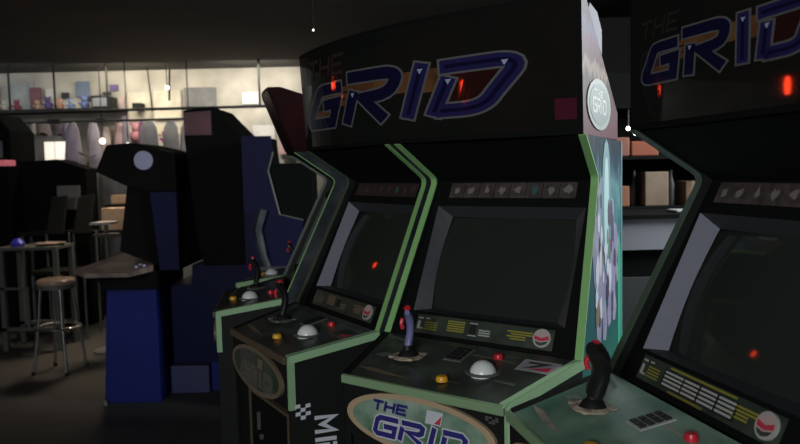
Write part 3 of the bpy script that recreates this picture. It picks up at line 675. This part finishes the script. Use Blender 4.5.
for i, (x, lab) in enumerate(((-3.36, 'black chair back leaning beside the crumpled grey cloth'), (-3.095, 'black chair back leaning beside the cardboard boxes'))):
    r_ = empty('folding_chair', (x, 6.98, 0)); tag(r_, lab, 'chair', 'black chairs by the long table')
    b = MB(); b.prism([(-.10, -.02, .98), (.08, -.02, .98), (.10, .06, 1.36), (-.06, .06, 1.34)], [(-.10, .01, .98), (.08, .01, .98), (.10, .09, 1.36), (-.06, .09, 1.34)]); b.build('backrest', K['black'], r_, bevel=.01)
    b = MB(); b.box(-.12, .12, -.30, .04, .62, .66); b.build('seat', K['black'], r_, bevel=.01)
    for sx in (-.11, .11):
        for sy in (-.28, .03):
            b = MB(); b.tube([(sx, sy, 0), (sx, sy, .63 if sy < 0 else 1.0)], .012, 8); b.build('leg', K['steel'], r_)
tagbox('cardboard_box', 'large tan cardboard box on the long table', 'box', -2.96, -2.68, 7.09, 7.28, 1.001, 1.22, K['cardboard'], .006)
tagbox('cardboard_box', 'small tan cardboard box stacked behind the large one', 'box', -2.96, -2.66, 7.35, 7.5, 1.25, 1.34, K['cardboard'], .006)
tagbox('wall_shelf', 'narrow dark shelf holding the small cardboard box', 'shelf', -3.02, -2.45, 7.33, 7.53, 1.22, 1.249, K['black'], .004)
tagbox('shelf_post', 'dark post carrying the narrow shelf', 'post', -2.70, -2.66, 7.40, 7.44, 0, 1.219, K['black'], .004)
tagbox('fabric_sack', 'large pale grey fabric sack leaning at the wall behind the boxes', 'sack', -3.44, -2.95, 8.14, 8.5, 0, 1.60, K['greycloth'], .08)
r_ = empty('pedestal_table', (-2.55, 6.2, 0)); tag(r_, 'small white topped pedestal stand between the boxes and the blue machine', 'stand')
b = MB(); b.box(-.10, .07, -.1, .1, 1.12, 1.14); b.build('tabletop', K['plate'], r_)
b = MB(); b.tube([(0, 0, .03), (0, 0, 1.12)], .018, 10); b.build('pole', K['steel'], r_, True)
b = MB(); b.lathe([(0, 0), (.16, 0), (.15, .02), (.03, .03), (0, .03)], (0, 0, 0), 20); b.build('base', K['steel'], r_, True)
b = MB(); b.lathe([(.015, 1.02), (.10, 1.02), (.11, 1.035), (.015, 1.035)], (0, 0, 0), 20); b.build('lower_tray', K['plate_dull'], r_, True)
r_ = empty('potted_plant', (-3.40, 7.88, 0)); tag(r_, 'tall thin green plant in front of the cream wall', 'plant')
b = MB(); b.lathe([(0, 0), (.13, 0), (.17, .35), (.15, .35), (.13, .3), (0, .3)], (0, 0, 0), 18); b.build('pot', K['black'], r_, True)
b = MB(); b.tube([(0, 0, .3), (.02, 0, .9), (0, 0, 1.7)], .015, 8); b.build('stem', K['plant'], r_, True)
b = MB(); rnd = random.Random(3)
for i in range(70):
    z = rnd.uniform(.8, 1.85); a = rnd.uniform(0, 6.28); l = rnd.uniform(.08, .16); d = Vector((math.cos(a), math.sin(a), rnd.uniform(-.3, .5))); p = Vector((0, 0, z)); s_ = d.cross(Vector((0, 0, 1))).normalized()*.025
    b.poly([p, p+d*l*.5+s_, p+d*l, p+d*l*.5-s_])
b.build('foliage', K['plant'], r_)

# lit window in the back wall
b = MB(); b.box(-4.22, -3.93, 8.585, 8.598, 1.62, 1.97); w_ = structure(b.build('window_1', K['plate']))
for x0, x1 in ((-4.21, -4.10), (-4.085, -3.94)):
    b = MB(); b.box(x0, x1, 8.575, 8.584, 1.63, 1.96); b.build('window_pane', K['pane'], w_)
# hanging rails with rods to the ceiling
def rod(name, label, a, b_, r, m_, cat, group=None):
    a = Vector(a); b_ = Vector(b_); b = MB(); b.tube([(0, 0, 0), b_-a], r, 8); o = b.build(name, m_, None, True); o.location = a; return tag(o, label, cat, group)
rod('hanging_rail', 'long dark rail hanging across the prize wall, the upper one', (-5.2, 8.0, 2.26), (-.9, 8.0, 2.27), .016, K['black'], 'rail')
rod('hanging_rail', 'lower dark rail carrying the hung garments', (-5.0, 8.2, 2.16), (-1.9, 8.2, 2.17), .012, K['black'], 'rail')
for i, (x, lab) in enumerate(((-4.28, 'leftmost dark rod from the ceiling down to the rail'), (-3.78, 'dark ceiling rod above the bright window'), (-3.20, 'dark ceiling rod beside the dark television'), (-1.52, 'dark ceiling rod beside the dark red marquee'))):
    rod('ceiling_rod', lab, (x, 8.0, 2.279), (x, 8.0, 2.779), .012, K['black'], 'rod', 'rods hanging from the ceiling')
# things pinned on, hung on and standing before the prize wall
def flat(name, label, cat, px0, px1, z0, z1, col, y=8.56, m_=None, group=None):
    return tagbox(name, label, cat, px0, px1, y, y+.02, z0, z1, m_ or cloth(name, col), .003, group)
flat('poster', 'pale cream poster near the television', 'poster', -3.18, -2.92, 2.2, 2.52, (.75, .70, .58))
flat('poster', 'bright cream poster right of the tall cord', 'poster', -2.88, -2.56, 2.19, 2.53, (.82, .76, .62))
flat('poster', 'grey poster below the small spot lamp', 'poster', -2.52, -2.14, 1.7, 2.56, (.26, .26, .26))
flat('poster', 'white poster with a dark square in it, left of the red marquee', 'poster', -1.72, -1.46, 1.78, 2.1, (.80, .78, .76))
flat('poster', 'pink and white poster partly behind the dark red marquee', 'poster', -1.42, -1.12, 1.75, 2.12, (.72, .45, .45))
flat('banner', 'long cream banner below the upper rail', 'banner', -3.4, -2.45, 2.02, 2.12, (.85, .80, .62), 8.578)
flat('poster', 'grey green poster at the left edge of the wall', 'poster', -4.6, -4.3, 2.315, 2.66, (.42, .45, .44))
flat('picture', 'small dark square picture on the white poster', 'picture', -1.64, -1.57, 1.9, 1.97, (.05, .06, .05), 8.535)
flat('pennant', 'dark red and brown pennant hanging beside the leftmost rod', 'pennant', -4.33, -4.2, 2.3, 2.6, (.22, .10, .12), 8.535)
def garment(label, x, z0, z1, w0, w1, col, y=8.2, group='garments hung from the lower rail'):
    b = MB(); h = z1-z0; N = 10; rows = []
    for i in range(7):
        t = i/6; ww = (w0*(1-t)+w1*t)/2*(1 if i > 0 else .55); z = -h*t; rr = []
        for k in range(2*N):
            a = math.pi*k/N; rr.append((ww*math.cos(a), (.02+.013*t)*math.sin(a)+.005*math.sin(5*a+i), z + (.02*math.sin(3*a) if i == 6 else 0)))
        rows.append(rr)
    b.rings(rows); o = b.build('hanging_garment', cloth('garment_cloth', col), None, True); yy = 8.12+.08*((lambda c: c+(c >= 9))(len([q for q in bpy.data.objects if q.name.startswith('hanging_garment')])-1) % 3)
    o.location = (x, yy, z1)
    b = MB(); b.tube([(0, 0, -.02), (0, (8.2-yy)*.5, .012), (0, 8.2-yy, .014)], .005, 6); b.build('hanger_hook', K['steel'], o)
    return tag(o, label, 'garment', group)
garment('lavender garment hanging right of the bright window', -3.66, 1.70, 2.145, .13, .22, (.36, .30, .38))
garment('pale violet garment hanging right of the lavender one', -3.46, 1.62, 2.145, .12, .19, (.42, .37, .45))
garment('long pinkish white garment between the violet one and the black hood', -3.36, 1.62, 2.10, .10, .14, (.55, .46, .44))
garment('grey garment hanging above the round disc', -2.80, 1.72, 2.145, .16, .24, (.28, .28, .31))
garment('dark grey garment hanging under the small spot lamp', -2.58, 1.70, 2.145, .14, .22, (.24, .24, .26))
garment('pale grey garment hanging beside the pink marquee', -2.42, 1.70, 2.145, .12, .2, (.42, .40, .42))
garment('grey garment hanging above the dark machine at the left edge', -4.22, 2.02, 2.145, .14, .17, (.36, .34, .36))
garment('brownish garment hanging above the bright window', -4.02, 2.03, 2.145, .14, .17, (.26, .20, .20))
garment('mauve garment hanging above the window edge', -3.86, 2.02, 2.145, .12, .15, (.30, .22, .26))
def plush(label, x, z, r, col, y=8.35, base=0):
    if y == 8.35: r *= .84; z = 2.3105+r
    else: y = 8.57-r; x *= 1.03; z = 1.52+(z-1.52)*1.03
    r_ = empty('plush_toy', (x, y, z-r)); tag(r_, label, 'toy', 'plush toys pinned on the prize wall')
    m_ = cloth('plush', col)
    def ball(n, c, rr, mm=m_):
        b = MB(); b.lathe([(rr*math.sin(math.pi*i/8), -rr*math.cos(math.pi*i/8)) for i in range(9)], c, 12); b.build(n, mm, r_, True)
    ball('body', (0, 0, r), r); ball('head', (0, -.02, 2.0*r+r*.3), r*.7)
    for s in (-1, 1): ball('ear', (s*r*.55, -.02, 2.9*r), r*.28); ball('arm', (s*r*1.0, -.03, 1.35*r), r*.35)
plush('dark violet plush toy right of the leftmost rod', -4.02, 2.36, .06, (.10, .07, .2))
plush('orange pink plush toy on the upper rail', -3.885, 2.33, .05, (.55, .28, .2))
plush('blue plush toy left of the television', -3.60, 2.33, .06, (.14, .2, .42))
plush('pale blue plush toy near the television', -3.76, 2.37, .05, (.25, .32, .5))
plush('pink plush toy above the black hood', -2.98, 1.98, .08, (.55, .25, .3), 8.25)
plush('salmon plush toy left of the pink one', -3.16, 2.02, .06, (.6, .38, .3), 8.25)
plush('magenta plush toy next to the grey garments', -2.66, 1.93, .05, (.35, .05, .22), 8.1)
for lab, x, z0, w0, w1, c in (
    ('dusty pink garment hung at the left end of the lower rail', -4.62, 1.95, .08, .10, (.34, .24, .26)),
    ('charcoal garment hung next to the dusty pink one', -4.44, 1.93, .12, .15, (.07, .07, .09)),
    ('cream garment hung above the bright window', -4.10, 2.04, .05, .06, (.52, .47, .42)),
    ('slate garment hung between the mauve and lavender ones', -3.765, 1.96, .07, .09, (.24, .22, .28)),
    ('rose garment hung over the left tip of the black hood', -3.20, 1.82, .09, .11, (.50, .34, .36)),
    ('lilac garment hung over the black hood beside the pink toy', -3.06, 1.86, .08, .10, (.44, .38, .46)),
    ('plum garment hung right of the pink toy', -2.91, 1.84, .07, .09, (.24, .12, .22)),
    ('ash coloured garment hung left of the pink marquee', -2.235, 1.72, .10, .13, (.34, .32, .33)),
    ('taupe garment hung above the tall black machine', -2.12, 1.74, .10, .13, (.40, .34, .30))):
    garment(lab, x, z0, 2.145, w0, w1, c, 8.26 if x > -3.7 else 8.24)
for lab, x, z, r1, c in (
    ('cream plush toy at the left end of the upper rail', -4.52, 2.33, .05, (.5, .45, .38)),
    ('maroon plush toy next to the cream one', -4.38, 2.34, .05, (.25, .06, .08)),
    ('tan plush toy left of the dark violet one', -4.14, 2.31, .045, (.45, .32, .2)),
    ('rust plush toy right of the pale blue one', -3.51, 2.31, .025, (.5, .22, .12))):
    plush(lab, x, z, r1, c)
for lab, x, z0, z1, w_, c in (
    ('slim brown pennant at the left edge of the wall', -4.72, 2.3, 2.62, .07, (.2, .13, .1)),
    ('grey blue pennant above the blue toys', -3.70, 2.48, 2.66, .16, (.20, .26, .36)),
    ('dark pennant high above the pale blue toy', -3.60, 2.44, 2.49, .24, (.08, .07, .08)),
    ('small black pennant left of the television', -3.42, 2.49, 2.53, .10, (.05, .05, .05)),
    ('pale lilac pennant above the loudspeaker', -3.22, 2.14, 2.24, .08, (.4, .32, .45))):
    flat('pennant', lab, 'pennant', x-w_/2, x+w_/2, z0, z1, c, 8.535)
for lab, x, z, w_, h_, c in (
    ('small white card pinned above the dark violet toy', -4.10, 2.52, .10, .12, (.75, .73, .68)),
    ('small black card pinned above the orange pink toy', -3.92, 2.50, .09, .07, (.05, .05, .06)),
    ('small violet card pinned above the television', -3.34, 2.58, .10, .07, (.18, .14, .32)),
    ('small orange card pinned left of the white card', -4.24, 2.42, .06, .06, (.55, .28, .14)),
    ('pale pink card pinned right of the television', -3.26, 2.40, .06, .14, (.6, .45, .45)),
    ('grey card pinned between the two rails under the television', -3.52, 2.20, .12, .05, (.2, .2, .22)),
    ('dark card pinned between the two rails at the window side', -4.08, 2.20, .14, .05, (.08, .07, .07)),
    ('long brown card pinned between the two rails at the left edge', -4.55, 2.20, .20, .05, (.24, .17, .12)),
    ('white card pinned behind the pink toy', -3.02, 1.90, .16, .2, (.7, .62, .6)),
    ('dark red card pinned left of the white poster', -1.82, 1.95, .10, .2, (.25, .08, .1)),
    ('black card pinned at the bottom of the pink and white poster', -1.30, 1.72, .16, .06, (.05, .05, .05)),
    ('white card pinned high near the last ceiling rod', -1.72, 2.42, .22, .14, (.85, .83, .8))):
    flat('wall_card', lab, 'card', x-w_/2, x+w_/2, z-h_/2, z+h_/2, c, 8.552)
r_ = empty('television', (-3.36, 8.3, 2.31)); tag(r_, 'small dark television on the upper rail', 'television')
b = MB(); b.box(-.11, .11, -.1, .12, 0, .135); b.build('body', K['black'], r_, bevel=.01)
b = MB(); b.box(-.09, .09, -.108, -.101, .02, .115); b.build('screen', K['grey'], r_)
tagbox('bracket_shelf', 'long dark wall shelf carrying plush toys and the small television', 'shelf', -4.9, -3.2, 8.15, 8.595, 2.29, 2.309, K['black'], .003)
tagbox('loudspeaker', 'small black loudspeaker box on the cream poster', 'speaker', -3.08, -2.98, 8.40, 8.56, 2.3, 2.38, K['black'], .005)
rod('dangling_cord', 'dark cord dangling down the bright cream poster', (-2.86, 8.45, 2.28), (-2.9, 8.45, 2.779), .008, K['black'], 'cord')
rod('dangling_cord', 'short dark cord at the ceiling right of the cream poster', (-2.66, 8.45, 2.4), (-2.64, 8.45, 2.779), .012, K['black'], 'cord')
def lamp(label, x, y, z, r=.022, cat='lamp'):
    r_ = empty('hanging_lamp', (x, y, z)); tag(r_, label, cat, 'small bright lamps')
    b = MB(); b.lathe([(r*math.sin(math.pi*i/8), -r*math.cos(math.pi*i/8)) for i in range(9)], (0, 0, 0), 12); b.build('bulb', K['bulb'], r_, True)
    b = MB(); b.tube([(0, 0, r*.9), (0, 0, 2.779-z)], .006, 6); b.build('cord', K['black'], r_)
lamp('small bright lamp at the left end of the black hood', -3.30, 8.05, 1.93, .03)
lamp('small bright lamp over the middle of the black hood', -2.96, 7.9, 1.87, .026)
lamp('small bright lamp over the grey garments', -2.30, 7.95, 1.82, .022)
lamp('small spot lamp at the top of the wall', -2.60, 8.2, 2.52, .022)
lamp('tiny lamp hanging above the wide curved marquee', -.52, 4.6, 2.42, .005)
tagbox('glowing_box', 'pink glowing box beside the dark machine at the left edge', 'box', -4.02, -3.88, 7.1, 7.3, 1.66, 1.72, mat('pink_box', (.9, .22, .28), .5, emit=.25), .01)  # pink box given a weak emission, no lamp inside
tagbox('toy_shelf', 'dark shelf post below the pink glowing box', 'shelf', -4.05, -3.85, 7.1, 7.34, 0, 1.659, K['matte'], .01)

for lab, x, y, z in (('red glowing lamp hanging at the left in front of the cabinets', -2.35, 1.11, 1.78), ('red glowing lamp hanging at the left beside the blue machines', -2.72, 3.9, 2.05)):
    r_ = empty('red_lamp', (x, y, z)); tag(r_, lab, 'lamp')
    b = MB(); b.lathe([(0, -.065), (.014, -.055), (.018, 0), (.014, .055), (0, .065)], (0, 0, 0), 14); b.build('lamp_glass', K['red_lamp'], r_, True)
    b = MB(); b.tube([(0, 0, .064), (0, 0, 2.779-z)], .008, 6); b.build('cord', K['black'], r_)
# ------------------------------------------------------------------ behind the gap at the right
r_ = empty('service_counter', (1.45, 3.75, 0)); tag(r_, 'grey counter seen in the gap between the centre and nearest cabinets', 'counter')
b = MB(); b.box(-.55, .75, -.2, .2, 1.10, 1.255); b.build('grey_front', mat('counter_grey', (.32, .33, .39), .6), r_)
b = MB(); b.box(-.55, .75, -.17, .2, .96, 1.10); b.build('dark_band', K['matte'], r_)
b = MB(); b.box(-.55, .75, -.19, .2, 0, .96); b.build('lower_front', mat('counter_dark', (.07, .075, .075), .6), r_)
b = MB(); b.box(-.57, .77, -.22, .22, 1.255, 1.275); b.build('counter_top', K['matte'], r_)

r_ = empty('shelf_unit', (1.75, 4.35, 0)); tag(r_, 'dark shelf unit behind the grey counter', 'shelf')
b = MB(); b.box(-.75, .75, .18, .20, 0, 2.1); b.build('back_board', K['matte'], r_)
for sx in (-.75, .73):
    b = MB(); b.box(sx, sx+.02, -.2, .18, 0, 2.1); b.build('side_board', K['matte'], r_)
for z in (.6, 1.26, 1.555, 1.85):
    b = MB(); b.box(-.728, .728, -.2, .178, z, z+.02); b.build('shelf_board', K['matte'], r_)
def shelfbox(name, label, cat, x0, x1, z, h, m_, y0=4.2, d=.16, bev=.006): return tagbox(name, label, cat, x0, x1, y0, y0+d, z+.0205, z+.0205+h, m_, bev)
shelfbox('carton', 'orange red carton on the upper shelf in the gap', 'box', 1.36, 1.52, 1.555, .085, K['orange'])
shelfbox('carton', 'salmon carton on the upper shelf beside the centre cabinet', 'box', 1.27, 1.35, 1.555, .11, mat('salmon', (.26, .10, .07), .6))
shelfbox('carton', 'large tan carton on the shelf in the gap', 'box', 1.44, 1.58, 1.26, .20, mat('dull_cardboard', (.24, .18, .13), .8, noise=(.16, .11, .08), scale=6))
shelfbox('carton', 'orange carton on the shelf right beside the centre cabinet', 'box', 1.25, 1.35, 1.26, .12, mat('warm_orange', (.28, .11, .06), .6))
shelfbox('carton', 'brown carton on the shelf nearest the small glowing bulb', 'box', 1.68, 1.82, 1.26, .14, mat('brown_carton', (.16, .11, .07), .7))
shelfbox('sign_board', 'pale tilted sheet lying on the counter in the gap', 'sheet', 1.40, 1.52, 1.256, .012, K['plate'], 3.62, .14)
for lab, x in (('black bottle between the tan and brown cartons', 1.615), ('black bottle left of the large tan carton', 1.395)):
    b = MB(); b.lathe([(0, 0), (.026, 0), (.028, .12), (.012, .17), (.012, .21), (0, .21)], (0, 0, 0), 14); o_ = b.build('bottle', K['key'], None, True); o_.location = (x, 4.27, 1.2805); tag(o_, lab, 'bottle')
def small_lamp(label, x, y, z, r, hang):
    r_ = empty('small_lamp', (x, y, z)); tag(r_, label, 'lamp')
    b = MB(); b.lathe([(r*math.sin(math.pi*i/8), -r*math.cos(math.pi*i/8)) for i in range(9)], (0, 0, 0), 12); b.build('bulb', K['bulb'], r_, True)
    b = MB(); b.tube([(0, 0, r*.9), (0, 0, hang-z)], .005, 6); b.build('cord', K['key'], r_)
small_lamp('small glowing bulb seen through the gap at the right', 1.745, 4.165, 1.345, .018, 1.554)
small_lamp('tiny bright bulb high beside the centre cabinet', 1.335, 4.18, 1.735, .012, 1.849)
small_lamp('pale bulb just under the tiny bright one', 1.375, 4.18, 1.705, .010, 1.849)
